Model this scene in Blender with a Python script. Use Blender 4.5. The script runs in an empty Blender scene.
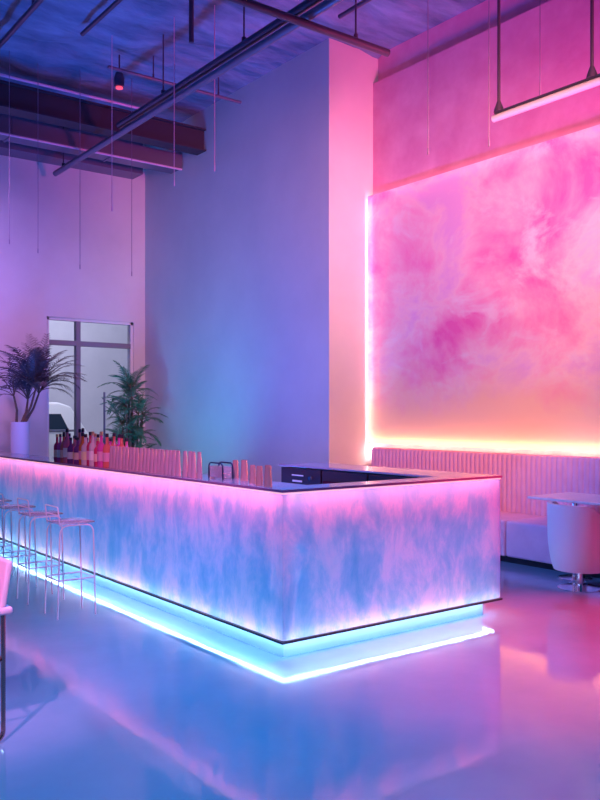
import bpy, bmesh, math, random
from mathutils import Vector, Matrix
random.seed(7)
S = bpy.context.scene
COL = S.collection
PI = math.pi

# ------------------------------------------------------------------ helpers
class MB:
    """collects shapes in world coordinates; build() links them as ONE mesh object"""
    def __init__(s): s.bm = bmesh.new()
    def box(s, x0, x1, y0, y1, z0, z1, bev=0, seg=2):
        b = bmesh.new()
        bmesh.ops.create_cube(b, size=1)
        for v in b.verts:
            v.co = Vector(((x0+x1)/2+v.co.x*(x1-x0), (y0+y1)/2+v.co.y*(y1-y0), (z0+z1)/2+v.co.z*(z1-z0)))
        if bev: bmesh.ops.bevel(b, geom=b.edges[:], offset=bev, segments=seg, affect='EDGES', profile=.5)
        return s._add(b)
    def _add(s, b, mat=None):
        if mat is not None: b.transform(mat)
        m = bpy.data.meshes.new('t'); b.to_mesh(m); b.free(); s.bm.from_mesh(m); bpy.data.meshes.remove(m)
        return s
    def tube(s, pts, r, n=8, closed=False, rad=None):
        pts = [Vector(p) for p in pts]
        N = len(pts); rings = []; up = None
        for i, p in enumerate(pts):
            if closed: d = (pts[(i+1) % N]-pts[i-1]).normalized()
            else: d = (pts[min(i+1, N-1)]-pts[max(i-1, 0)]).normalized()
            if up is None:
                up = Vector((0, 0, 1)) if abs(d.z) < .9 else Vector((1, 0, 0))
            a = d.cross(up).normalized(); up = a.cross(d).normalized()
            rr = rad[i] if rad else r
            rings.append([s.bm.verts.new(p+a*math.cos(2*PI*k/n)*rr+up*math.sin(2*PI*k/n)*rr) for k in range(n)])
        for i in range(N if closed else N-1):
            A, B = rings[i], rings[(i+1) % N]
            for k in range(n): s.bm.faces.new((A[k], A[(k+1) % n], B[(k+1) % n], B[k]))
        if not closed:
            s.bm.faces.new(rings[0]); s.bm.faces.new(rings[-1][::-1])
        return s
    def lathe(s, prof, c, n=24, axis=None):
        rings = []
        for r, z in prof:
            if r < 1e-5: rings.append([s.bm.verts.new((c[0], c[1], c[2]+z))])
            else: rings.append([s.bm.verts.new((c[0]+r*math.cos(2*PI*k/n), c[1]+r*math.sin(2*PI*k/n), c[2]+z)) for k in range(n)])
        for A, B in zip(rings, rings[1:]):
            for k in range(n):
                f = []
                a0, a1 = A[k % len(A)], A[(k+1) % len(A)]; b0, b1 = B[k % len(B)], B[(k+1) % len(B)]
                for v in (a0, a1, b1, b0):
                    if v not in f: f.append(v)
                if len(f) > 2:
                    try: s.bm.faces.new(f)
                    except ValueError: pass
        return s
    def prism(s, poly, z0, z1, bev=0):
        """polygon in XY extruded in z"""
        b = bmesh.new()
        vs = [b.verts.new((x, y, z0)) for x, y in poly]
        f = b.faces.new(vs)
        r = bmesh.ops.extrude_face_region(b, geom=[f])
        for v in r['geom']:
            if isinstance(v, bmesh.types.BMVert): v.co.z = z1
        bmesh.ops.recalc_face_normals(b, faces=b.faces[:])
        if bev: bmesh.ops.bevel(b, geom=b.edges[:], offset=bev, segments=2, affect='EDGES', profile=.5)
        return s._add(b)
    def extrude_y(s, poly, y0, y1, bev=0):
        """polygon in XZ extruded along y"""
        b = bmesh.new()
        vs = [b.verts.new((x, y0, z)) for x, z in poly]
        f = b.faces.new(vs)
        r = bmesh.ops.extrude_face_region(b, geom=[f])
        for v in r['geom']:
            if isinstance(v, bmesh.types.BMVert): v.co.y = y1
        bmesh.ops.recalc_face_normals(b, faces=b.faces[:])
        if bev: bmesh.ops.bevel(b, geom=b.edges[:], offset=bev, segments=3, affect='EDGES', profile=.5)
        return s._add(b)
    def extrude_x(s, poly, x0, x1, bev=0):
        b = bmesh.new()
        vs = [b.verts.new((x0, y, z)) for y, z in poly]
        f = b.faces.new(vs)
        r = bmesh.ops.extrude_face_region(b, geom=[f])
        for v in r['geom']:
            if isinstance(v, bmesh.types.BMVert): v.co.x = x1
        bmesh.ops.recalc_face_normals(b, faces=b.faces[:])
        if bev: bmesh.ops.bevel(b, geom=b.edges[:], offset=bev, segments=3, affect='EDGES', profile=.5)
        return s._add(b)
    def build(s, name, mat, parent=None, smooth=False, loc=None):
        bmesh.ops.recalc_face_normals(s.bm, faces=s.bm.faces[:])
        o = Vector((0, 0, 0))
        if parent is not None:
            p = parent
            while p is not None: o = o+p.location; p = p.parent
        elif loc is not None: o = Vector(loc)
        if o.length: bmesh.ops.translate(s.bm, verts=s.bm.verts[:], vec=-o)
        me = bpy.data.meshes.new(name); s.bm.to_mesh(me); s.bm.free()
        me.materials.append(mat)
        if smooth:
            me.polygons.foreach_set('use_smooth', [True]*len(me.polygons))
            try: me.set_sharp_from_angle(angle=math.radians(40))
            except Exception: pass
        ob = bpy.data.objects.new(name, me); COL.objects.link(ob)
        if parent is not None: ob.parent = parent
        elif loc is not None: ob.location = loc
        return ob

def fillet(pts, r, n=6, closed=False):
    pts = [Vector(p) for p in pts]; out = []
    N = len(pts)
    for i, p in enumerate(pts):
        if not closed and i in (0, N-1): out.append(p); continue
        a = (pts[i-1]-p); b = (pts[(i+1) % N]-p)
        q = min(r, a.length*.49, b.length*.49)
        A = p+a.normalized()*q; B = p+b.normalized()*q
        for k in range(n+1):
            t = k/n; out.append(A*(1-t)**2+p*2*t*(1-t)+B*t*t)
    return out

def tag(o, label=None, cat=None, group=None, kind=None):
    if label: o['label'] = label
    if cat: o['category'] = cat
    if group: o['group'] = group
    if kind: o['kind'] = kind
    return o
def thing(name, label, cat, loc, group=None):
    o = bpy.data.objects.new(name, None); COL.objects.link(o); o.location = loc
    o.empty_display_size = .1
    return tag(o, label, cat, group)
def copy_tree(o, parent=None):
    c = o.copy(); COL.objects.link(c)
    if parent is not None: c.parent = parent
    for ch in list(o.children): copy_tree(ch, c)
    return c

# ------------------------------------------------------------------ materials
def mat(name, col, rough=.5, metal=0., spec=.5, emit=None, es=0., trans=0., ior=1.45, alpha=1.):
    m = bpy.data.materials.new(name); m.use_nodes = True
    b = m.node_tree.nodes['Principled BSDF']
    b.inputs['Base Color'].default_value = (*col, 1)
    b.inputs['Roughness'].default_value = rough; b.inputs['Metallic'].default_value = metal
    b.inputs['IOR'].default_value = ior
    b.inputs['Specular IOR Level'].default_value = spec
    b.inputs['Transmission Weight'].default_value = trans
    b.inputs['Alpha'].default_value = alpha
    if emit:
        b.inputs['Emission Color'].default_value = (*emit, 1); b.inputs['Emission Strength'].default_value = es
    return m
def nodes(m):
    nt = m.node_tree
    return nt, nt.nodes, nt.links, nt.nodes['Principled BSDF']
def noise_col(m, stops, scale=(1, 1, 1), ns=3., detail=6, rough=.6, dist=0., coord='Object', bump=0., bscale=None, bdist=.02):
    nt, N, L, b = nodes(m)
    tc = N.new('ShaderNodeTexCoord'); mp = N.new('ShaderNodeMapping'); mp.inputs['Scale'].default_value = scale
    nz = N.new('ShaderNodeTexNoise'); nz.inputs['Scale'].default_value = ns; nz.inputs['Detail'].default_value = detail
    nz.inputs['Roughness'].default_value = rough; nz.inputs['Distortion'].default_value = dist
    cr = N.new('ShaderNodeValToRGB')
    while len(cr.color_ramp.elements) < len(stops): cr.color_ramp.elements.new(.5)
    for e, (p, c) in zip(cr.color_ramp.elements, stops): e.position = p; e.color = (*c, 1)
    L.new(tc.outputs[coord], mp.inputs['Vector']); L.new(mp.outputs[0], nz.inputs['Vector'])
    L.new(nz.outputs['Fac'], cr.inputs['Fac']); L.new(cr.outputs['Color'], b.inputs['Base Color'])
    if bump:
        n2 = N.new('ShaderNodeTexNoise'); n2.inputs['Scale'].default_value = bscale or ns; n2.inputs['Detail'].default_value = 5
        L.new(mp.outputs[0], n2.inputs['Vector'])
        bp = N.new('ShaderNodeBump'); bp.inputs['Strength'].default_value = bump; bp.inputs['Distance'].default_value = bdist
        L.new(n2.outputs['Fac'], bp.inputs['Height']); L.new(bp.outputs[0], b.inputs['Normal'])
    return cr

M = {}
M['wall'] = mat('painted_plaster', (.62, .6, .64), .7)
noise_col(M['wall'], [(.3, (.58, .56, .60)), (.7, (.66, .64, .68))], ns=.9, bump=.05, bscale=30)
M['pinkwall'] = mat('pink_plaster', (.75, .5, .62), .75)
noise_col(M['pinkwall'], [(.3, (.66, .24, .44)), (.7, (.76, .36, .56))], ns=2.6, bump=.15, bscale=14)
M['bluewall'] = mat('satin_plaster', (.6, .6, .64), .55)
noise_col(M['bluewall'], [(.3, (.54, .55, .6)), (.7, (.62, .62, .66))], ns=.8, bump=.05, bscale=25)
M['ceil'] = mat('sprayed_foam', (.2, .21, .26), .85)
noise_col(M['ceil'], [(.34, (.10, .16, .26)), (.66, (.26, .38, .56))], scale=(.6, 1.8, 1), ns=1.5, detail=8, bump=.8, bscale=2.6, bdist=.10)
# polished floor
M['floor'] = mat('polished_concrete', (.3, .32, .4), .16, ior=1.9)
noise_col(M['floor'], [(.3, (.16, .26, .36)), (.7, (.23, .33, .45))], ns=.7, detail=7)
def floor_extra():
    nt, N, L, b = nodes(M['floor'])
    tc = N.new('ShaderNodeTexCoord')
    n1 = N.new('ShaderNodeTexNoise'); n1.inputs['Scale'].default_value = 2.6; n1.inputs['Detail'].default_value = 3
    n1.inputs['Roughness'].default_value = .55
    L.new(tc.outputs['Object'], n1.inputs['Vector'])
    bp = N.new('ShaderNodeBump'); bp.inputs['Strength'].default_value = .35; bp.inputs['Distance'].default_value = .0045
    L.new(n1.outputs['Fac'], bp.inputs['Height']); L.new(bp.outputs[0], b.inputs['Normal'])
    n2 = N.new('ShaderNodeTexNoise'); n2.inputs['Scale'].default_value = 1.1; n2.inputs['Detail'].default_value = 6
    L.new(tc.outputs['Object'], n2.inputs['Vector'])
    mr = N.new('ShaderNodeMapRange'); mr.inputs['From Min'].default_value = .3; mr.inputs['From Max'].default_value = .7
    mr.inputs['To Min'].default_value = .03; mr.inputs['To Max'].default_value = .13
    L.new(n2.outputs['Fac'], mr.inputs['Value']); L.new(mr.outputs[0], b.inputs['Roughness'])
floor_extra()
# bar front: brushed blue / lavender limewash
M['panel'] = mat('mottled_blue_limewash', (.25, .35, .8), .45)
noise_col(M['panel'], [(.30, (.09, .38, .82)), (.45, (.20, .44, .88)), (.57, (.40, .50, .92)), (.74, (.60, .54, .94))],
          scale=(1.6, 1.6, .85), ns=2.4, detail=10, rough=.7, dist=.3, bump=.12, bscale=9)
def translucent(m, fac):
    """a sheet lit from behind: half of the light falling on its back comes out at the front"""
    nt, N, L, b = nodes(m)
    src = b.inputs['Base Color'].links[0].from_socket
    t = N.new('ShaderNodeBsdfTranslucent'); L.new(src, t.inputs['Color'])
    mx = N.new('ShaderNodeMixShader'); mx.inputs[0].default_value = fac
    out = [n for n in N if n.type == 'OUTPUT_MATERIAL'][0]
    L.new(b.outputs[0], mx.inputs[1]); L.new(t.outputs[0], mx.inputs[2]); L.new(mx.outputs[0], out.inputs['Surface'])
translucent(M['panel'], .55)
M['lining'] = mat('white_lining', (.8, .8, .82), .7)
M['top'] = mat('plum_stone', (.4, .3, .45), .12, ior=1.6)
noise_col(M['top'], [(.3, (.36, .27, .42)), (.7, (.46, .36, .52))], ns=6)
M['plum'] = mat('plum_edge', (.34, .14, .38), .3)
M['plinth'] = mat('pale_plinth', (.5, .7, .8), .35)
M['trim'] = mat('dark_steel_trim', (.03, .03, .06), .35, .6)
M['dark'] = mat('black_cooler_steel', (.035, .02, .04), .3, .2)
M['darkglass'] = mat('cooler_door_glass', (.09, .015, .03), .08, ior=1.6)
M['label'] = mat('white_print', (.85, .85, .9), .5)
M['chrome'] = mat('chrome', (.85, .82, .85), .12, 1.)
M['rosemetal'] = mat('pale_rose_metal', (.85, .62, .80), .3, .35)
M['copper'] = mat('rose_copper', (.72, .28, .26), .22, 1.)
M['seatpad'] = mat('pink_vinyl', (.8, .45, .62), .45)
M['clear'] = mat('clear_acrylic', (.92, .82, .95), .08, trans=.75, ior=1.3)
M['glass'] = mat('bar_glass', (1., .78, .9), .08, trans=.55, ior=1.4)
M['pane'] = mat('window_glass', (.95, .95, 1), .02, trans=1., ior=1.02)
M['frame'] = mat('grey_aluminium', (.2, .2, .26), .45, .3)
M['whiteframe'] = mat('white_frame', (.7, .7, .74), .5)
M['banq'] = mat('pink_velvet', (.80, .40, .58), .75)
noise_col(M['banq'], [(.3, (.76, .36, .54)), (.7, (.84, .44, .62))], ns=5, bump=.04, bscale=40)
M['kick'] = mat('dark_kick', (.02, .02, .04), .6)
M['chair'] = mat('white_bouclé', (.78, .74, .80), .7)
M['table'] = mat('pale_laminate', (.85, .72, .8), .25)
M['pipe'] = mat('dark_steel_pipe', (.10, .08, .13), .38, .5)
M['galv'] = mat('galvanised_duct', (.20, .18, .26), .4, .5)
M['railpipe'] = mat('white_rail', (.75, .66, .72), .35)
M['wire'] = mat('steel_wire', (.30, .24, .36), .4, .5)
M['rod'] = mat('pale_rod', (.78, .5, .72), .35, .2)
M['leaf'] = mat('palm_leaf', (.03, .14, .07), .45)
noise_col(M['leaf'], [(.3, (.02, .12, .07)), (.7, (.06, .27, .14))], ns=3)
M['leaf_purplelit'] = mat('purple_lit_palm_leaf', (.07, .06, .07), .45)  # the purple light on this palm is put into its leaf colour
noise_col(M['leaf_purplelit'], [(.3, (.05, .04, .06)), (.7, (.11, .08, .10))], ns=3)
M['stem'] = mat('palm_stem', (.13, .08, .06), .7)
noise_col(M['stem'], [(.3, (.08, .05, .04)), (.7, (.17, .11, .08))], scale=(1, 1, 6), ns=6)
M['pot'] = mat('white_planter', (.62, .58, .66), .6)
M['soil'] = mat('soil', (.03, .02, .02), .9)
M['ground'] = mat('asphalt', (.3, .3, .33), .9)
M['facade'] = mat('pale_render', (.62, .6, .64), .9)
noise_col(M['facade'], [(.3, (.56, .55, .6)), (.7, (.68, .66, .7))], ns=.6, bump=.1, bscale=8)
M['carwhite'] = mat('white_car_paint', (.85, .86, .84), .25)
M['cardark'] = mat('dark_car_glass', (.03, .05, .08), .1)
M['tyre'] = mat('tyre_rubber', (.02, .02, .02), .8)
M['led_pink'] = mat('led_pink', (1, .5, .8), .5, emit=(1.000, 0.148, 0.153), es=48.30)
M['led_edge'] = mat('led_edge', (1, .7, .85), .5, emit=(1.000, 0.500, 0.600), es=0.90)
M['led_low'] = mat('led_low', (1, .7, .85), .5, emit=(1.000, 0.773, 0.537), es=12.75)
M['led_blue'] = mat('led_blue', (.3, .6, 1), .5, emit=(0.052, 0.909, 1.000), es=2.79)
M['led_cyan'] = mat('led_cyan', (.5, .9, 1), .5, emit=(0.360, 0.645, 1.000), es=25.00)
M['led_warm'] = mat('led_warm', (1, .8, .5), .5, emit=(1, .58, .30), es=44)
M['led_side'] = mat('led_side', (1, .85, .85), .5, emit=(1, .62, .58), es=27)
M['led_top'] = mat('led_top', (1, .7, .8), .5, emit=(1, .30, .40), es=11)
M['redlamp'] = mat('red_indicator', (.8, .1, .1), .4, emit=(1, .08, .15), es=1.2)
M['rosecup'] = mat('rose_mirror_cup', (.95, .55, .72), .12, .6)
M['copperglass'] = mat('rose_tumbler', (.92, .5, .55), .14, .6)

# art: cloud painting
M['art'] = mat('cloud_painting', (.9, .5, .65), .6)
def art_nodes():
    nt, N, L, b = nodes(M['art'])
    tc = N.new('ShaderNodeTexCoord')
    def nz(scale, sc, det, dist, loc=(0, 0, 0)):
        mp = N.new('ShaderNodeMapping'); mp.inputs['Scale'].default_value = sc; mp.inputs['Location'].default_value = loc
        n = N.new('ShaderNodeTexNoise'); n.inputs['Scale'].default_value = scale; n.inputs['Detail'].default_value = det
        n.inputs['Roughness'].default_value = .62; n.inputs['Distortion'].default_value = dist
        L.new(tc.outputs['Object'], mp.inputs['Vector']); L.new(mp.outputs[0], n.inputs['Vector'])
        return n
    def ramp(src, stops):
        cr = N.new('ShaderNodeValToRGB')
        while len(cr.color_ramp.elements) < len(stops): cr.color_ramp.elements.new(.5)
        for e, (p, c) in zip(cr.color_ramp.elements, stops): e.position = p; e.color = (*c, 1)
        L.new(src, cr.inputs['Fac']); return cr
    def mix(f, a, c):
        m = N.new('ShaderNodeMix'); m.data_type = 'RGBA'
        L.new(f, m.inputs['Factor']); L.new(a, m.inputs['A']); L.new(c, m.inputs['B']); return m.outputs['Result']
    a = ramp(nz(.75, (1, 1, 1.2), 10, .35, (0, 9.4, 5.1)).outputs['Fac'],
             [(.34, (.92, .20, .58)), (.44, (.96, .46, .70)), (.53, (.97, .72, .82)), (.62, (.86, .56, .86))])
    vein = ramp(nz(1.5, (1, .8, 1.3), 10, .6, (0, 1.2, 5.)).outputs['Fac'], [(.54, (0, 0, 0)), (.68, (.85, .85, .85))])
    wh = N.new('ShaderNodeRGB'); wh.outputs[0].default_value = (.95, .86, .94, 1)
    c1 = mix(vein.outputs['Color'], a.outputs['Color'], wh.outputs[0])
    # peach: the lower strip's warm glow, also put into the canvas colour
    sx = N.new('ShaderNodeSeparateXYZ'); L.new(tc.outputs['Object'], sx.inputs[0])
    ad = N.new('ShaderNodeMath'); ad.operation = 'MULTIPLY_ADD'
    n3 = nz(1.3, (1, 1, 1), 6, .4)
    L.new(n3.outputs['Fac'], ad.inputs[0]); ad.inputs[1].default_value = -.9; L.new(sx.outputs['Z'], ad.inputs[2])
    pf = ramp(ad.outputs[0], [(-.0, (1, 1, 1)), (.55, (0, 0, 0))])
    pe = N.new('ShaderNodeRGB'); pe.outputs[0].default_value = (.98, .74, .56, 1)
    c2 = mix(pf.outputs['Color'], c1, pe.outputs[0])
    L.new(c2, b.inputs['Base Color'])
art_nodes()
translucent(M['art'], .35)

# ------------------------------------------------------------------ setting
HC = 6.84
def struct(o): o['kind'] = 'structure'; return o
struct(MB().box(-4.5, 9, -4, 14.9, -.12, 0).build('floor', M['floor']))
# ceiling: lumpy sprayed foam underside
cb = MB()
nx, ny = 110, 154
gr = [[None]*(ny+1) for _ in range(nx+1)]
from mathutils import noise as mn
for i in range(nx+1):
    for j in range(ny+1):
        x = -4.5+13.5*i/nx; y = -4+18.9*j/ny
        h = .10*sum(mn.noise(Vector((x*.7*f_, y*1.5*f_, 3.3+f_)))/f_**.8 for f_ in (1, 2, 4, 8))+.02*math.sin(y*2.4+mn.noise(Vector((x, y, 0)))*2)
        dx = (7.34-x) if y > 9 else (8.2-x)
        fd = max(0, min(1, (abs(dx)-.1)/.8)); h *= fd*fd*(3-2*fd)
        gr[i][j] = cb.bm.verts.new((x, y, HC+h))
for i in range(nx):
    for j in range(ny): cb.bm.faces.new((gr[i][j], gr[i][j+1], gr[i+1][j+1], gr[i+1][j]))
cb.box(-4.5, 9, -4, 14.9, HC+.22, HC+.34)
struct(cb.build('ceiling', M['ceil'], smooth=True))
# back wall with the doorway opening
DX0, DX1, DZ = 5.41, 7.10, 3.36
wb = MB()
wb.box(-4.5, DX0, 14.63, 14.9, 0, HC+.1); wb.box(DX1, 7.34, 14.63, 14.9, 0, HC+.1); wb.box(DX0, DX1, 14.63, 14.9, DZ, HC+.1)
struct(wb.build('wall_back', M['wall']))
struct(MB().box(7.34, 9, 9.015, 14.9, 0, HC+.1).build('wall_center', M['bluewall']))
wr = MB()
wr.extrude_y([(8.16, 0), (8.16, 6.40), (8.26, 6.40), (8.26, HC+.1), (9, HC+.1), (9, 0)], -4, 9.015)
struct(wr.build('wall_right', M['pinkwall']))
struct(MB().box(-4.75, -4.5, 1, 14.9, 0, HC+.1).build('wall_left', M['wall']))
struct(MB().box(-4.5, 7.08, 14.2, 14.63, 6.09, HC).build('trim_1', M['galv']))

# door_1: glazed door with side light
d = struct(thing('door_1', None, None, (6.25, 14.7, 0)))
f = MB()
f.box(DX0, DX0+.05, 14.66, 14.76, 0, DZ); f.box(DX1-.05, DX1, 14.66, 14.76, 0, DZ)
f.box(DX0, DX1, 14.66, 14.76, DZ-.05, DZ)
f.build('door_frame', M['whiteframe'], d)
f = MB(); f.box(5.97, 6.05, 14.65, 14.77, 0, DZ-.05); f.box(DX0+.05, DX1-.05, 14.655, 14.765, 2.86, 2.95)
f.build('mullion', M['frame'], d)
f = MB()
for x0, x1 in ((DX0+.05, 5.97), (6.05, DX1-.05)):
    f.box(x0, x1, 14.70, 14.712, 2.95, DZ-.05)
    f.box(x0, x1, 14.70, 14.712, .02, 2.86)
f.build('glass', M['pane'], d)
f = MB(); f.tube([(6.5, 14.62, 1.0), (6.5, 14.62, 2.02)], .02)
f.tube([(6.5, 14.62, 1.1), (6.5, 14.70, 1.1)], .012); f.tube([(6.5, 14.62, 1.9), (6.5, 14.70, 1.9)], .012)
f.build('handle', M['frame'], d)

# ------------------------------------------------------------------ outside
struct(MB().box(0, 16, 14.9, 23.3, -.15, 0).build('ground_outside', M['ground']))
o = MB().box(0, 16, 23, 23.3, 0, 9).build('facade_outside', M['facade']); struct(o)
v = thing('car', 'white van parked outside, seen through the glass door', 'car', (6.5, 20.5, 0))
f = MB()
f.extrude_y([(4.15, .45), (8.70, .45), (8.80, .62), (8.75, .95), (8.30, 1.15), (7.85, 1.80), (7.55, 1.90), (4.35, 1.90), (4.15, 1.7)], 19.6, 21.3, bev=.05)
f.build('car_body', M['carwhite'], v, True)
f = MB(); f.extrude_y([(7.15, 1.2), (7.80, 1.2), (7.58, 1.62), (7.15, 1.62)], 19.575, 19.60)
f.extrude_y([(5.5, 1.15), (7.05, 1.15), (7.05, 1.68), (5.5, 1.68)], 19.575, 19.60)
f.build('car_window', M['cardark'], v)
for x in (5.05, 7.85):
    f = MB(); b = bmesh.new()
    bmesh.ops.create_cone(b, cap_ends=True, segments=28, radius1=.33, radius2=.33, depth=.2)
    f._add(b, Matrix.Translation((x, 19.62, .33)) @ Matrix.Rotation(PI/2, 4, 'X'))
    w = f.build('wheel', M['tyre'], v, True)
f = MB(); f.box(8.2, 8.85, 19.55, 19.62, .45, .62, .02); f.build('bumper', M['carwhite'], v)
r = thing('railing', 'grey metal handrail outside the glass door', 'railing', (5.6, 16.2, 0))
f = MB(); f.tube([(4.6, 16.2, 1.28), (6.75, 16.2, 1.28)], .022); f.tube([(4.6, 16.2, .75), (6.75, 16.2, .75)], .016)
f.build('rail', M['frame'], r)
for x in (4.7, 5.7, 6.7): MB().tube([(x, 16.2, 0), (x, 16.2, 1.28)], .02).build('post', M['frame'], r)

# ------------------------------------------------------------------ bar counter
PX, PY = 3.149, 4.335          # outer face of the panels
X2, Y2 = 5.285, 6.67           # outer right side, end of the right leg
YL = 12.0
bar = thing('bar_counter', 'long blue limewashed U-shaped bar counter with pink and cyan lighting', 'bar counter', (4.2, 7, 0))
def sheet(verts, depth_dir, skip=()):
    """front sheet of a lightbox with short returned edges and an open back"""
    mb = MB(); fr = [mb.bm.verts.new(v) for v in verts]; bk = [mb.bm.verts.new(Vector(v)+Vector(depth_dir)) for v in verts]
    mb.bm.faces.new(fr)
    for i in range(4):
        if i not in skip: mb.bm.faces.new((fr[i], fr[(i+1) % 4], bk[(i+1) % 4], bk[i]))
    return mb
Z0, Z1 = .141, 1.095
sheet([(PX, PY, Z0), (PX, YL, Z0), (PX, YL, Z1), (PX, PY, Z1)], (.012, 0, 0), (3,)).build('long_panel', M['panel'], bar)
sheet([(PX, PY, Z0), (X2, PY, Z0), (X2, PY, Z1), (PX, PY, Z1)], (0, .012, 0), (3,)).build('front_panel', M['panel'], bar)
p = MB(); p.box(X2-.012, X2, PY+.013, Y2, .135, 1.094); p.build('end_panel', M['panel'], bar)
p = MB(); p.box(PX+.14, PX+.16, PY+.14, YL, .135, 1.086); p.box(PX+.16, X2-.013, PY+.14, PY+.16, .135, 1.086)
p.box(PX+.013, PX+.14, PY+.013, YL, .135, .14); p.box(PX+.14, X2-.013, PY+.013, PY+.14, .135, .14)
p.build('lightbox_lining', M['lining'], bar)
t = MB()
ov = .008
t.prism([(PX-ov, PY-ov), (X2+ov, PY-ov), (X2+ov, Y2), (4.797, Y2), (4.797, 4.545), (3.506, 4.545), (3.506, YL), (PX-ov, YL)], 1.096, 1.113, bev=.002)
t.build('countertop', M['top'], bar)
t = MB(); e = .004
t.box(PX-ov-e, PX-ov-.0005, PY-ov-e, YL, 1.095, 1.1125); t.box(PX-ov, X2+ov+e, PY-ov-e, PY-ov-.0005, 1.095, 1.1125)
t.box(X2+ov+.0005, X2+ov+e, PY-ov, Y2, 1.095, 1.1125)
t.build('edge_band', M['plum'], bar)
p = MB()
p.prism([(3.229, 4.44), (5.2, 4.44), (5.2, Y2-.05), (5.1, Y2-.05), (5.1, 4.56), (3.4, 4.56), (3.4, YL), (3.229, YL)], 0, .134)
p.build('plinth', M['plinth'], bar)
p = MB()
p.box(PX-.022, PX, PY-.022, YL, .127, .141); p.box(PX, X2, PY-.022, PY, .127, .141)
p.build('bottom_trim', M['trim'], bar)
def strip(name, d, z0, z1, m, h=.012):
    q = MB(); q.box(PX+d, PX+d+h, PY+.012, YL, z0, z1); q.box(PX+d+h, X2-.016, PY+d, PY+d+h, z0, z1)
    return q.build(name, m, bar)
strip('upper_light_strip', .07, 1.072, 1.09, M['led_pink'])
q = MB(); q.box(PX-.006, PX-.001, PY-.006, YL, 1.084, 1.0945); q.box(PX-.001, X2, PY-.006, PY-.001, 1.084, 1.0945)
q.build('edge_light_strip', M['led_edge'], bar)
strip('lower_light_strip', .040, .142, .156, M['led_low'])
for z in (.36, .54, .72): strip('middle_light_strip', .12, z, z+.015, M['led_blue'], .012)
s = MB()
s.box(PX+.03, PX+.045, PY+.035, YL, .122, .134); s.box(PX+.045, X2-.1, PY+.035, PY+.05, .122, .134)
s.box(X2-.05, X2-.035, PY+.035, Y2, .122, .134)
s.build('plinth_light_strip', M['led_cyan'], bar)
p = MB(); p.box(PX+.161, 3.48, PY+.17, YL, .2, 1.07); p.build('inner_lining', M['dark'], bar)

# coolers tucked under the right leg of the counter
for y0, y1, kind, lab in ((6.02, 6.64, 'display', 'black cooler with white display marks and round dial under the counter end'),
                          (5.38, 6.00, 'glass', 'dark glass-fronted cooler between the dial cooler and the counter corner cooler'),
                          (4.62, 5.36, 'glass', 'dark glass-fronted cooler nearest the inner corner of the bar')):
    c = thing('undercounter_cooler', lab, 'cooler', (4.99, (y0+y1)/2, 0), 'coolers under the bar counter')
    MB().box(4.80, 5.08, y0, y1, 0, 1.085, .004).build('cabinet', M['dark'], c)
    if kind == 'glass':
        q = MB().box(4.785, 4.80, y0+.03, y1-.03, .12, .99); dr = q.build('door', M['darkglass'], c)
        MB().tube([(4.77, y1-.07, .5), (4.77, y1-.07, .85)], .008).build('handle', M['chrome'], dr)
    else:
        q = MB().box(4.785, 4.80, y0+.03, y1-.03, .12, .9); dr = q.build('door', M['dark'], c)
        MB().tube([(4.77, y0+.07, .5), (4.77, y0+.07, .85)], .008).build('handle', M['chrome'], dr)
        q = MB(); q.box(4.795, 4.80, 6.28, 6.46, 1.012, 1.024); q.build('white_label', M['label'], c)
        q = MB(); q.box(4.795, 4.80, 6.30, 6.45, .955, .972); q.build('display', M['label'], c)
        q = MB(); b = bmesh.new(); bmesh.ops.create_cone(b, cap_ends=True, segments=20, radius1=.022, radius2=.018, depth=.014)
        q._add(b, Matrix.Translation((4.793, 6.17, 1.0)) @ Matrix.Rotation(-PI/2, 4, 'Y')); q.build('dial', M['chrome'], c, True)

# ------------------------------------------------------------------ on the bar
TZ = 1.1135
def bottle(name, x, y, h, r, colr, capc, label):
    t = thing(name, label, 'bottle', (x, y, TZ), 'liquor bottles on the bar')
    m = mat('bottle_glass', colr, .08, trans=.3, ior=1.4)
    pr = [(0, 0), (r*.95, 0), (r, .01), (r, h*.55), (r*.85, h*.62), (r*.38, h*.70), (r*.34, h*.90), (0, h*.90)]
    MB().lathe(pr, (x, y, TZ), 14).build('glass_body', m, t, True)
    MB().lathe([(r*1.015, h*.16), (r*1.02, h*.17), (r*1.02, h*.42), (r*1.015, h*.43)], (x, y, TZ), 14).build('paper_label', mat('bottle_label', random.choice([(.85, .5, .45), (.8, .65, .4), (.7, .3, .5), (.85, .75, .8)]), .6), t)
    MB().lathe([(0, h*.89), (r*.42, h*.89), (r*.40, h), (0, h)], (x, y, TZ), 12).build('cap', capc, t, True)
cols = [('ruby', (.75, .06, .2)), ('amber', (.7, .2, .06)), ('rose', (.85, .2, .4)), ('magenta', (.8, .1, .5)), ('clear', (.85, .7, .8)), ('dark violet', (.2, .05, .3)), ('coral', (.85, .2, .18))]
capm = {'dark': mat('dark_cap', (.03, .02, .05), .4), 'gold': mat('gold_cap', (.75, .5, .3), .3, .8)}
ordn = ['leftmost', 'second', 'third', 'fourth', 'fifth', 'sixth', 'seventh', 'eighth', 'ninth', 'tenth', 'eleventh', 'twelfth', 'thirteenth', 'fourteenth', 'fifteenth', 'sixteenth', 'seventeenth', 'eighteenth', 'nineteenth', 'twentieth', 'twenty-first', 'twenty-second', 'twenty-third', 'twenty-fourth', 'twenty-fifth']
def oname(k): return 'leftmost' if k == 0 else ordn[k]+' from the left'
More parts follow.
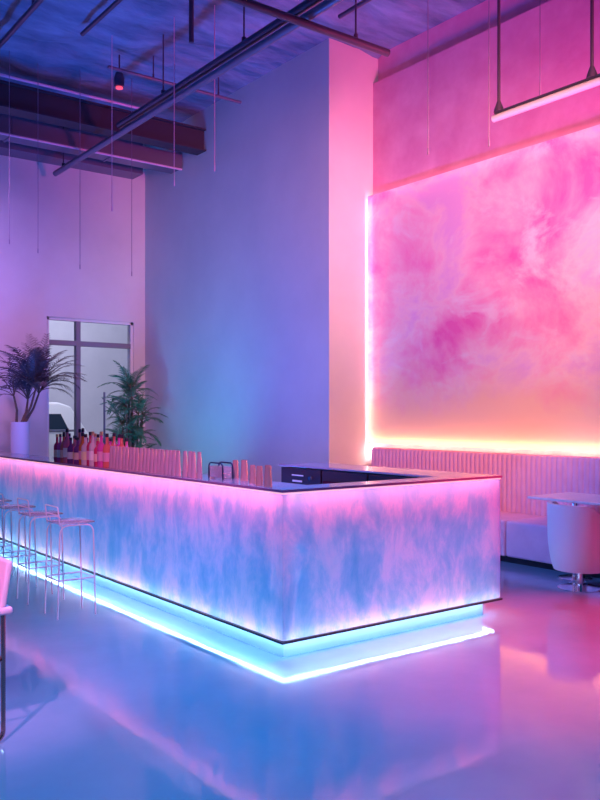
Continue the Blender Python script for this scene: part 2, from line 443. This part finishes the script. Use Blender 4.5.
for row, (x, n, y0, y1) in (('front', (3.235, 14, 8.42, 7.24)), ('back', (3.40, 18, 8.70, 7.15))):
    for k in range(n):
        cn, cc = cols[(k*3+(0 if row == 'front' else 4)+k//5) % 7]
        h = .25+.10*random.random(); rr = .033+.009*random.random()
        cp = 'dark' if random.random() < .6 else 'gold'
        bottle('liquor_bottle', x+random.uniform(-.015, .015), y0+(y1-y0)*k/(n-1), h, rr, cc, capm[cp],
               f"{cn} bottle with {cp} cap, {oname(k)} in {row} bottle row")

# tall tumblers in a row
def tumbler_mesh(r0, r1, h, m, name):
    mb = MB().lathe([(0, .004), (r0-.003, .004), (r0, 0), (r1, h), (r1-.0025, h), (r0-.004, .012), (0, .012)], (0, 0, 0), 18)
    ob = mb.build(name, m, None, True); return ob
gl = tumbler_mesh(.024, .0135, .20, M['rosecup'], 'tall_tumbler')
k = 0
for i in range(20):
    o = gl if i == 0 else gl.copy()
    if i: COL.objects.link(o)
    o.location = (3.215+random.uniform(-.004, .004), 7.08-1.25*i/19, TZ)
    tag(o, f"tall pink-lit tumbler beside the bottles, {oname(i)} in the long glass row", 'glass', 'tall tumblers in a row on the bar')
for i, (x, y) in enumerate(((3.22, 5.735), (3.225, 5.665), (3.215, 5.595), (3.225, 5.525))):
    o = gl.copy(); COL.objects.link(o); o.location = (x, y, TZ)
    tag(o, f"tall pink-lit tumbler after the gap in the glass row, {oname(i)} of four", 'glass', 'four tumblers after the gap')
cu = tumbler_mesh(.029, .021, .145, M['copperglass'], 'shaker_cup')
for i, (x, y, s, lab) in enumerate(((3.445, 5.36, .95, 'rose metal cup beside the dark-rimmed caddy'), (3.355, 5.10, 1.05, 'tallest rose metal cup, second from the caddy'),
                                 (3.28, 4.88, .88, 'rose metal cup at the back of the three by the counter corner'),
                                 (3.215, 4.70, .92, 'rose metal cup in the middle of the three by the counter corner'),
                                 (3.195, 4.57, 1.0, 'rose metal cup nearest the counter corner'))):
    o = cu if i == 0 else cu.copy()
    if i: COL.objects.link(o)
    o.location = (x, y, TZ); o.scale = (s, s, s)
    tag(o, lab, 'cup', 'rose metal cups near the corner of the bar')
cd = thing('bar_caddy', 'clear low caddy with dark blue rim standing between the tumblers and cups', 'caddy', (3.33, 5.385, TZ))
q = MB(); q.box(3.29, 3.37, 5.29, 5.48, TZ, TZ+.012); q.box(3.29, 3.294, 5.29, 5.48, TZ+.012, TZ+.095); q.box(3.366, 3.37, 5.29, 5.48, TZ+.012, TZ+.095)
q.box(3.294, 3.366, 5.476, 5.48, TZ+.012, TZ+.095); q.box(3.294, 3.366, 5.29, 5.294, TZ+.012, TZ+.095)
q.build('tray', M['clear'], cd)
q = MB()
for x in (3.286, 3.374): q.tube(fillet([(x, 5.285, TZ), (x, 5.285, TZ+.12), (x, 5.485, TZ+.12), (x, 5.485, TZ)], .04), .006)
q.build('rim', mat('navy_rim', (.03, .03, .12), .35, .4), cd, True)
for j in range(3): MB().box(3.297, 3.363, 5.335+.045*j, 5.339+.045*j, TZ+.012, TZ+.085).build('divider', M['clear'], cd)

# ------------------------------------------------------------------ bar stools (wire frames)
def make_stool():
    t = thing('bar_stool', '', 'stool', (0, 0, 0), 'wire bar stools along the bar')
    w = .136; zs = .745
    for sy in (-1, 1):
        f = MB(); f.tube(fillet([(-w-.02, sy*(w+.0), 0), (-w, sy*w, zs-.02), (w, sy*w, zs-.02), (w+.02, sy*w, 0)], .07), .0065)
        f.build('side_frame', M['rosemetal'], t, True)
    f = MB()
    f.tube([(-w-.012, -w, .30), (w+.012, -w, .30), (w+.012, w, .30), (-w-.012, w, .30)], .0055, closed=True); f.build('footrest', M['rosemetal'], t, True)
    f = MB(); f.box(-w-.01, w+.012, -w-.01, w+.01, zs-.008, zs+.006, .005); f.build('seat', M['clear'], t, True)
    f = MB(); f.tube(fillet([(-w, -w, zs-.02), (-w-.02, -w, .875), (-w-.02, w, .875), (-w, w, zs-.02)], .02), .0055)
    f.tube([(-w-.012, -w, .81), (-w-.012, w, .81)], .0045)
    f.build('backrest', M['rosemetal'], t, True)
    return t
st = make_stool()
for i, y in enumerate((6.45, 7.12, 7.79, 8.46, 9.13)):
    o = st if i == 0 else copy_tree(st)
    o.location = (2.576, y, 0)
    o['label'] = ('wire bar stool nearest the counter corner', 'second wire bar stool from the counter corner', 'third wire bar stool from the counter corner',
                  'fourth wire bar stool from the counter corner, at the left edge', 'fifth wire bar stool from the counter corner, mostly out of view')[i]

# foreground stool cut by the left edge
t = thing('counter_stool', 'pink upholstered stool on rose copper sled frame at the near left edge', 'stool', (1.1, 4.33, 0))
for y in (4.115, 4.545):
    MB().tube(fillet([(.90, y, .62), (.90, y, .012), (1.305, y, .012), (1.305, y, .62)], .05), .0115).build('sled_leg', M['copper'], t, True)
f = MB(); f.tube([(1.305, 4.115, .40), (1.305, 4.545, .40)], .009); f.tube([(.90, 4.115, .40), (.90, 4.545, .40)], .009)
f.tube([(.90, 4.115, .40), (1.305, 4.115, .40)], .009); f.build('stretcher', M['copper'], t, True)
MB().box(.87, 1.345, 4.085, 4.575, .622, .66, .014, 3).build('seat', M['seatpad'], t, True)
f = MB(); f.extrude_y([(1.285, .655), (1.315, .655), (1.350, .88), (1.318, .88)], 4.10, 4.56, bev=.010)
f.build('backrest', M['seatpad'], t, True)

# ------------------------------------------------------------------ banquette
bq = thing('banquette', 'long pink channel-tufted banquette along the art wall', 'banquette', (7.6, 5.8, 0))
BY0, BY1 = 1.5, 8.68
MB().box(7.25, 7.8, BY0, BY1, 0, .075).build('base', M['kick'], bq)
f = MB()
f.box(7.15, 7.84, BY0, 5.80, .075, .465, .03, 3); f.box(7.15, 7.84, 5.805, BY1, .075, .465, .03, 3)
f.build('seat', M['banq'], bq, True)
f = MB(); n = 104; pitch = (BY1-BY0)/n; prev = None
zs = [.45, .50, 1.10, 1.13, 1.14]; off = [0, 0, 0, .012, .035]
for i in range(n*8+1):
    y = BY0+pitch*i/8; ph = (i % 8)/8
    bulge = abs(math.sin(PI*ph))**.6*.018
    colv = [f.bm.verts.new((7.83-bulge+off[j], y, zs[j])) for j in range(5)]
    colv += [f.bm.verts.new((8.0, y, 1.14)), f.bm.verts.new((8.0, y, .45))]
    if prev:
        for j in range(6): f.bm.faces.new((prev[j], colv[j], colv[j+1], prev[j+1]))
        f.bm.faces.new((prev[6], colv[6], colv[0], prev[0]))
    else: f.bm.faces.new(colv)
    prev = colv
f.bm.faces.new(prev[::-1])
f.build('backrest', M['banq'], bq, True)

# ------------------------------------------------------------------ art panel
ap = thing('art_panel', 'large pink cloud painting with glowing light-strip edges on the wall', 'painting', (8.1, 5.5, 1.19))
AY0, AY1, AZ0, AZ1 = 1.5, 8.98, 1.19, 4.735
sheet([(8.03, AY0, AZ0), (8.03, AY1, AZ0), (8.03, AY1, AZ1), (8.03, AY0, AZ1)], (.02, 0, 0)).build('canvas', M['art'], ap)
MB().box(8.125, 8.155, AY0+.08, AY1-.08, AZ0+.08, AZ1-.08).build('backing', M['lining'], ap)
MB().box(8.075, 8.09, AY1-.04, AY1-.025, .95, AZ1-.02).build('side_light_strip', M['led_side'], ap)
MB().box(8.07, 8.085, AY0, AY1-.05, AZ0+.02, AZ0+.035).build('lower_light_strip', M['led_warm'], ap)
MB().box(8.10, 8.115, AY0, AY1-.05, AZ1-.035, AZ1-.02).build('upper_light_strip', M['led_top'], ap)

# ------------------------------------------------------------------ table and tub chair
tb = thing('dining_table', 'pale rectangular table in front of the banquette', 'table', (7.06, 4.87, 0))
f = MB(); rr = .06
x0, x1, y0, y1 = 6.88, 7.62, 4.30, 5.33
poly = []
for cx, cy, a in ((x1-rr, y1-rr, 0), (x0+rr, y1-rr, 90), (x0+rr, y0+rr, 180), (x1-rr, y0+rr, 270)):
    for q in range(6):
        an = math.radians(a+90*q/5); poly.append((cx+rr*math.cos(an), cy+rr*math.sin(an)))
f.prism(poly, .755, .778, bev=.004); f.build('tabletop', M['table'], tb)
MB().tube([(7.06, 4.87, .012), (7.06, 4.87, .755)], .03, 16).build('column', M['chrome'], tb, True)
MB().lathe([(0, 0), (.16, 0), (.16, .01), (.06, .02), (0, .02)], (7.06, 4.87, 0), 28).build('base', M['chrome'], tb, True)

ch = thing('tub_chair', 'white tub chair on chrome pedestal with its back to the bar', 'chair', (6.70, 4.57, 0))
f = MB()
cx, cy = 6.70, 4.57
NA, NH = 40, 10
inner, outer = [], []
face = math.radians(-18)
for i in range(NA+1):
    a = -140+280*i/NA            # angle round the back (0 = middle of the back)
    an = face+PI+math.radians(a)
    u = abs(a)
    k = min(1, max(0, (u-62)/55)); k = k*k*(3-2*k)
    zt = .782-.16*k
    co, ci = [], []
    for j in range(NH+1):
        z = .175+(zt-.175)*j/NH
        hgt = (z-.175)/.6
        ro = .235+.05*min(1, hgt*2.2)**.6+.008*hgt
        co.append(f.bm.verts.new((cx+ro*math.cos(an), cy+ro*math.sin(an), z)))
        ri = ro-.045
        ci.append(f.bm.verts.new((cx+ri*math.cos(an), cy+ri*math.sin(an), z)))
    outer.append(co); inner.append(ci)
for i in range(NA):
    for j in range(NH):
        f.bm.faces.new((outer[i][j], outer[i+1][j], outer[i+1][j+1], outer[i][j+1]))
        f.bm.faces.new((inner[i][j], inner[i][j+1], inner[i+1][j+1], inner[i+1][j]))
    f.bm.faces.new((outer[i][NH], outer[i+1][NH], inner[i+1][NH], inner[i][NH]))
    f.bm.faces.new((outer[i][0], inner[i][0], inner[i+1][0], outer[i+1][0]))
for i in (0, NA):
    for j in range(NH): f.bm.faces.new((outer[i][j], outer[i][j+1], inner[i][j+1], inner[i][j]))
f.build('shell', M['chair'], ch, True)
MB().lathe([(0, 0), (.20, 0), (.225, .03), (.232, .22), (.215, .265), (0, .275)], (cx, cy, .18), 32).build('seat_cushion', M['chair'], ch, True)
MB().tube([(cx, cy, .012), (cx, cy, .178)], .032, 20).build('pedestal', M['chrome'], ch, True)
MB().lathe([(0, 0), (.20, 0), (.20, .006), (.10, .012), (0, .014)], (cx, cy, 0), 36).build('base_plate', M['chrome'], ch, True)

# ------------------------------------------------------------------ overhead
bm_ = MB()
for z0, z1, y0, y1 in ((6.10, 6.125, 12.33, 12.63), (6.455, 6.48, 12.33, 12.63)): bm_.box(-4.5, 7.335, y0, y1, z0, z1)
bm_.box(-4.5, 7.335, 12.40, 12.56, 6.125, 6.455)
tag(bm_.build('steel_beam', mat('dark_beam', (.035, .03, .05), .6), loc=(1.4, 12.48, 6.1)), 'deep dark steel beam spanning under the ceiling to the blue wall', 'beam')
f = thing('air_duct', 'galvanised rectangular duct behind the dark steel beam', 'duct', (1.4, 13.3, 5.98))
MB().box(-4.5, 7.33, 13.15, 13.55, 5.99, 6.25, .01).build('duct_body', M['galv'], f)
for x in (-2.5, -.8, .9, 2.6, 4.3, 6.0):
    MB().box(x, x+.03, 13.135, 13.565, 5.975, 6.265).build('flange', M['galv'], f)
def conduit(name, pts, r, m, label, cat='conduit', group=None, rods=(), fil=.1, clamp=True):
    t = thing(name, label, cat, tuple(pts[0]), group)
    MB().tube(fillet(pts, fil), r, 12).build('tube', m, t, True)
    for (x, y, z) in rods:
        h = MB().tube([(x, y, z), (x, y, HC-.06)], .010 if r < .06 else .014, 8).build('hanger_rod', M['pipe'], t, True)
        if clamp: MB().tube([(x, y, z-.02), (x, y, z+.05)], r*.6, 8).build('clamp', M['pipe'], t, True)
    return t
conduit('steel_pipe', [(5.39, 14.17, 5.80), (5.39, 1.0, 5.80)], .048, M['galv'], 'long steel pipe running diagonally under the ceiling with a capped end', 'pipe',
        rods=[(5.39, 13.8, 5.84)])
conduit('cable_channel', [(5.39, 11.6, 5.93), (5.39, 1.0, 5.93)], .05, M['pipe'], 'dark channel running just above the long steel pipe', 'channel', rods=[(5.39, 10.2, 5.97), (5.39, 8.2, 5.97)])
conduit('steel_pipe', [(6.50, 6.93, 5.69), (1.0, 6.93, 5.69)], .042, M['pipe'], 'short dark pipe crossing toward the pink column with rounded end', 'pipe',
        rods=[(6.02, 6.93, 5.72), (4.15, 6.93, 5.72)])
conduit('steel_conduit', [(6.1, 12.28, 6.53), (-4.4, 12.28, 6.53)], .022, M['rod'], 'pale thin conduit along the upper edge of the dark beam', group='thin conduits')
conduit('steel_conduit', [(7.28, 13.08, 5.95), (-4.4, 13.08, 5.95)], .018, M['rod'], 'pale thin conduit along the underside of the duct', group='thin conduits')
conduit('steel_conduit', [(4.4, 10.6, 6.66), (4.4, 3.0, 6.66)], .03, M['pipe'], 'dark conduit tight to the ceiling left of the track spotlight', group='thin conduits', rods=[(4.4, 9.5, 6.68)])
conduit('steel_conduit', [(3.6, 11.6, 6.62), (3.6, 9.6, 6.62)], .035, M['pipe'], 'shorter dark conduit near the top left corner', group='thin conduits', rods=[(3.6, 10.2, 6.66)])
conduit('steel_conduit', [(3.15, 11.2, 6.60), (3.15, 9.2, 6.60)], .03, M['galv'], 'leftmost conduit near the top left corner', group='thin conduits', rods=[(3.15, 9.8, 6.63)])
conduit('steel_conduit', [(4.9, 10.9, 6.45), (7.1, 10.9, 6.45)], .025, M['galv'], 'dark conduit right of the track spotlight', group='thin conduits', rods=[(5.6, 10.9, 6.47), (6.7, 10.9, 6.47)])
conduit('steel_conduit', [(5.0, 8.75, 6.05), (5.0, 8.75, 6.62), (5.0, 7.9, 6.62), (5.0, 3.0, 6.62)], .03, M['pipe'], 'bent conduit dropping from the ceiling above the blue wall', group='thin conduits')
conduit('steel_conduit', [(6.6, 7.9, 6.5), (6.6, 4.0, 6.5)], .028, M['pipe'], 'dark conduit above the short pipe by the pink column', group='thin conduits', rods=[(6.6, 7.2, 6.52)])
# air duct hugging the ceiling at the top left
MB_ = MB().box(-4.5, 4.3, 8.55, 9.0, 6.45, 6.74, .03)
tag(MB_.build('ceiling_duct', M['galv'], smooth=True, loc=(0, 8.8, 6.45)), 'flat duct tight to the ceiling in the top left corner', 'duct')

sp = thing('track_spotlight', 'small dark spotlight with red indicator under the blue ceiling', 'spotlight', (5.2, 11.18, 6.3))
MB().tube([(5.2, 11.18, 6.50), (5.2, 11.18, HC-.05)], .012).build('stem', M['pipe'], sp, True)
MB().lathe([(0, 0), (.07, 0), (.075, .12), (.05, .2), (0, .22)], (5.2, 11.18, 6.33), 16).build('housing', M['pipe'], sp, True)
MB().lathe([(0, 0), (.05, 0), (.05, .02), (0, .02)], (5.2, 11.18, 6.305), 16).build('indicator_lamp', M['redlamp'], sp, True)

# hanging rail on two rods
rl = thing('hanging_light_rail', 'white horizontal rail hung on two dark rods in front of the pink wall', 'rail', (7.0, 4.4, 4.74))
MB().tube([(7.0, 5.83, 4.74), (7.0, 2.2, 4.74)], .038, 14).build('rail', M['railpipe'], rl, True)
MB().box(6.975, 7.025, 2.2, 5.80, 4.777, 4.80).build('spine', M['pipe'], rl)
for y in (5.76, 4.645, 3.4):
    rd = MB().tube([(7.0, y, 4.80), (7.0, y, HC-.05)], .017, 10).build('hanger_rod', M['pipe'], rl, True)
    MB().lathe([(0, 0), (.055, 0), (.05, .03), (.02, .11), (0, .11)], (7.0, y, 4.795), 12).build('bracket', M['pipe'], rl, True)

# thin hanging wires / rods
for x, y, z, pale, lab in ((3.89, 12.0, 4.05, 0, 'leftmost thin wire hanging in front of the purple wall'),
                           (4.362, 12.16, 4.0, 0, 'thin wire hanging left of the capped pipe end'),
                           (4.937, 11.98, 3.8, 0, 'thin wire hanging down to above the glass door'),
                           (4.85, 10.66, 4.4, 1, 'pale thin rod crossing the dark beam, ending short'),
                           (5.70, 11.81, 3.75, 0, 'longest thin wire hanging near the purple corner'),
                           (5.28, 9.69, 4.6, 1, 'pale rod hanging before the right end of the dark beam'),
                           (5.53, 9.09, 4.7, 1, 'pale rod hanging in front of the blue wall'),
                           (6.494, 6.30, 4.4, 0, 'thin wire hanging left of the white rail over pink wall'),
                           (6.564, 5.526, 4.3, 0, 'thin wire hanging right beside the end of the white rail'),
                           (7.404, 5.54, 5.0, 0, 'faint thin wire hanging behind the white rail')):
    r = .0055 if pale else .0045
    f = MB(); f.tube([(x, y, z), (x, y, HC-.05)], r, 6)
    o = thing('hanging_wire', lab, 'hanging wire', (x, y, z), 'thin wires hanging from the ceiling')
    f.build('wire', M['rod'] if pale else M['wire'], o, True)
    MB().lathe([(0, -.02), (r*1.8, -.015), (r*1.8, .05), (0, .055)], (x, y, z), 8).build('weight', M['rod'] if pale else M['wire'], o, True)

# ------------------------------------------------------------------ palms
def frond(fol, stm, base, az, el, L, droop, ll, n=22, w=.016, rng=random):
    d = Vector((math.cos(az)*math.cos(el), math.sin(az)*math.cos(el), math.sin(el)))
    pts = []; p = Vector(base); seg = 14
    for i in range(seg+1):
        pts.append(p.copy())
        d = (d+Vector((0, 0, -droop/seg))).normalized(); p = p+d*(L/seg)
    stm.tube(pts, .006, 5, rad=[.008*(1-.8*i/seg) for i in range(seg+1)])
    for k in range(n):
        t = .22+.78*k/(n-1); fi = t*seg; i = min(int(fi), seg-1); q = pts[i].lerp(pts[i+1], fi-i)
        tan = (pts[i+1]-pts[i]).normalized(); side = tan.cross(Vector((0, 0, 1)))
        if side.length < .05: side = Vector((math.sin(az), -math.cos(az), 0))
        side.normalize(); up = side.cross(tan).normalized()
        le = ll*(.55+.6*math.sin(PI*min(1, t*1.02))**.7)*(1-.35*t)
        for sg in (-1, 1):
            dr = (tan*(.75+.3*rng.random())+side*sg*(.8)+up*(.15+.25*rng.random())).normalized()
            a = q; pts2 = []
            for m in range(4): pts2.append(a.copy()); dr = (dr+Vector((0, 0, -.22))).normalized(); a = a+dr*le/3
            wv = up.cross(dr).normalized()+up*.3
            ws = [w*.5, w, w*.75, .001]
            prev = None
            for m in range(4):
                pr = (fol.bm.verts.new(pts2[m]-wv*ws[m]), fol.bm.verts.new(pts2[m]+wv*ws[m]))
                if prev: fol.bm.faces.new((prev[0], prev[1], pr[1], pr[0]))
                prev = pr

R = random.Random(3)
pl = thing('potted_palm', 'dark purple-lit palm in tall pale planter beside the glass door', 'plant', (4.62, 13.7, 0))
MB().lathe([(0, 0), (.12, 0), (.15, .1), (.15, 1.48), (.135, 1.48), (.13, 1.44), (0, 1.44)], (4.62, 13.7, 0), 28).build('planter', M['pot'], pl, True)
MB().lathe([(0, .0), (.129, 0), (.10, .02), (0, .03)], (4.62, 13.7, 1.44), 20).build('soil', M['soil'], pl, True)
fol, stm = MB(), MB()
tops = [((4.55, 13.68, 1.44), (4.50, 13.65, 1.90), 'L'), ((4.68, 13.7, 1.44), (4.93, 13.70, 1.95), 'R'), ((4.66, 13.72, 1.44), (4.84, 13.60, 2.02), 'R'), ((4.63, 13.7, 1.44), (4.78, 13.80, 1.85), 'R')]
for b0, b1, kk in tops:
    b0, b1 = Vector(b0), Vector(b1)
    mid = b0.lerp(b1, .5)+Vector((.03, 0, .0))
    stm.tube([b0, mid, b1], .02, 8, rad=[.024, .02, .016])
    if kk == 'L':
        for az, el, L, dr in ((170, 66, .58, .9), (200, 84, .62, .4), (150, 45, .5, 1.3), (20, 74, .55, .7), (190, 28, .42, 1.3), (60, 60, .5, .8), (250, 75, .55, .7), (100, 80, .6, .5)):
            frond(fol, stm, b1, math.radians(az), math.radians(el), L, dr, .15, 13, .007, R)
    else:
        for q in range(15):
            az = q*360/15+R.uniform(-15, 15); el = R.choice([86, 82, 76, 70, 62, 50])+R.uniform(-6, 6)
            frond(fol, stm, b1, math.radians(az), math.radians(el), R.uniform(.7, 1.08), R.uniform(.9, 1.7), .2, 18, .0075, R)
for az, el, L, dr in ((0, 62, .9, 1.9), (-15, 68, .85, 1.7), (8, 74, .95, 1.8), (-30, 55, .7, 1.9), (172, 70, .85, 1.3), (160, 62, .85, 1.2), (5, 45, .62, 1.6), (-8, 30, .55, 1.4)):
    frond(fol, stm, (4.95, 13.66, 2.0), math.radians(az), math.radians(el), L, dr, .2, 18, .0075, R)
fol.build('foliage', M['leaf_purplelit'], pl); stm.build('stems', M['stem'], pl, True)

pr_ = thing('potted_palm', 'bushy green palm in the corner between glass door and blue wall', 'plant', (6.50, 13.5, 0))
MB().lathe([(0, 0), (.2, 0), (.25, .42), (.23, .42), (.22, .38), (0, .38)], (6.50, 13.5, 0), 28).build('planter', M['pot'], pr_, True)
MB().lathe([(0, 0), (.218, 0), (.15, .02), (0, .03)], (6.50, 13.5, .38), 20).build('soil', M['soil'], pr_, True)
fol, stm = MB(), MB()
for q in range(26):
    a = R.uniform(0, 2*PI); rr = R.uniform(.02, .15); hz = .6+1.4*q/25
    b0 = Vector((6.50+rr*math.cos(a), 13.5+rr*math.sin(a), .39)); b1 = Vector((6.50+rr*1.6*math.cos(a), 13.5+rr*1.6*math.sin(a), hz))
    stm.tube([b0, b0.lerp(b1, .5), b1], .012, 6)
    for w_ in range(5):
        az = R.uniform(0, 2*PI)
        frond(fol, stm, b1, az, math.radians(R.uniform(25, 82)), R.uniform(.36, .58), R.uniform(1.0, 1.9), .17, 13, .0075, R)
for az, el in ((200, 62), (170, 78), (150, 50), (20, 75)):
    frond(fol, stm, (6.50, 13.45, 2.0), math.radians(az), math.radians(el), .62, 1.5, .2, 15, .008, R)
fol.build('foliage', M['leaf'], pr_); stm.build('stems', M['stem'], pr_, True)

# ------------------------------------------------------------------ lights
def area(name, loc, target, size, power, col, sy=None, spread=None):
    l = bpy.data.lights.new(name, 'AREA'); l.energy = power; l.color = col; l.shape = 'RECTANGLE'
    l.size = size; l.size_y = sy or size
    if spread: l.spread = math.radians(spread)
    o = bpy.data.objects.new(name, l); COL.objects.link(o); o.location = loc
    o.rotation_euler = (Vector(target)-Vector(loc)).to_track_quat('-Z', 'Y').to_euler(); return o
def spot(name, loc, target, power, col, ang, blend=.8, rad=.15):
    l = bpy.data.lights.new(name, 'SPOT'); l.energy = power; l.color = col; l.spot_size = math.radians(ang); l.spot_blend = blend
    l.shadow_soft_size = rad
    o = bpy.data.objects.new(name, l); COL.objects.link(o); o.location = loc
    o.rotation_euler = (Vector(target)-Vector(loc)).to_track_quat('-Z', 'Y').to_euler(); return o
spot('art_wash', (4.8, 2.9, 4.2), (8.05, 8.0, 2.8), 1603, (1.000, 0.398, 0.290), 74, .8, .6)
spot('pillar_wash', (7.0, 1.0, 4.4), (7.8, 9.0, 4.0), 912, (1.000, 0.582, 0.639), 30, 1., .5)  # unseen lamp, added just to turn the column face pink
spot('wall_wash', (6.7, 1.0, 3.0), (8.2, 8.7, 5.9), 3139, (1.000, 0.089, 0.355), 50, 1., .5)  # unseen lamp, added to redden the wall above the painting
spot('bar_spot', (.2, 1.8, 5.0), (3.3, 6.0, 1.1), 1600, (1, .24, .52), 27, .7, .12)  # unseen lamp put in to light the bottles and glasses pink
spot('blue_flood', (-3.6, 6.0, 5.6), (7.34, 12.2, 3.6), 310, (0.036, 0.204, 1.000), 36, .8, .5)
spot('blue_chair_fill', (.4, 8.2, 5.8), (6.9, 4.8, .4), 2430, (0.111, 0.293, 1.000), 26, .8, .2)  # unseen lamp, added for the blue on the chair
area('violet_flood', (2.3, 11.0, 6.0), (3.3, 14.6, 2.4), .8, 74, (0.800, 0.322, 0.909), spread=85)
spot('blue_floor_fill', (-1.5, -1.5, 5.2), (.7, 3.8, 0), 1615, (0.078, 0.612, 1.000), 50, 1., 1.1)  # unseen fill, added to tint the near left floor blue
spot('stool_fill', (-1.2, 1.2, 4.6), (1.1, 4.4, .7), 1900, (1, .28, .62), 20, .8, .15)  # narrow unseen lamp added to make the near stool pink
spot('floor_wash', (2.95, 4.6, 6.6), (2.2, 3.4, 0), 1764, (0.000, 0.300, 1.000), 66, 1., .25)
spot('pink_floor_fill', (7.5, 1.2, 5.2), (5.1, 3.3, 0), 5600, (1, .03, .10), 37, .7, .25)  # put in out of view for a pink pool on the right floor
area('ceiling_fill', (4.15, 9.6, .25), (4.15, 9.6, 6), .6, 315, (0.000, 0.171, 1.000), sy=4)  # hidden fill added behind the bar to light the ceiling blue
spot('corner_uplight', (4.9, 11.6, .4), (7.34, 12.5, 2.4), 136, (0.038, 0.738, 1.000), 95, 1.)
area('daylight', (6.5, 18.2, 7.5), (6.8, 22.5, 1.5), 5, 620, (.78, .78, 1))

w = bpy.data.worlds.new('World'); S.world = w; w.use_nodes = True
bg = w.node_tree.nodes['Background']; bg.inputs['Color'].default_value = (.03, .28, 1, 1); bg.inputs['Strength'].default_value = .13

# ------------------------------------------------------------------ camera
cam = bpy.data.cameras.new('camera'); co = bpy.data.objects.new('camera', cam); COL.objects.link(co)
co.location = (0, 0, 1.594); co.rotation_euler = (PI/2, 0, -math.radians(37.156))
cam.sensor_fit = 'HORIZONTAL'; cam.sensor_width = 36; cam.lens = 835/600*36
cam.shift_y = (415-400)/600     # horizon sits at y=415 (a little below the middle)
cam.clip_start = .05
S.camera = co
S.view_settings.view_transform = 'Standard'; S.view_settings.look = 'None'
S.view_settings.exposure = 0; S.view_settings.gamma = 1; S.view_settings.use_curve_mapping = False
try:
    S.cycles.use_denoising = True
    S.cycles.max_bounces = 8; S.cycles.diffuse_bounces = 4; S.cycles.glossy_bounces = 4; S.cycles.transmission_bounces = 8
    S.cycles.sample_clamp_indirect = 6
except Exception: pass
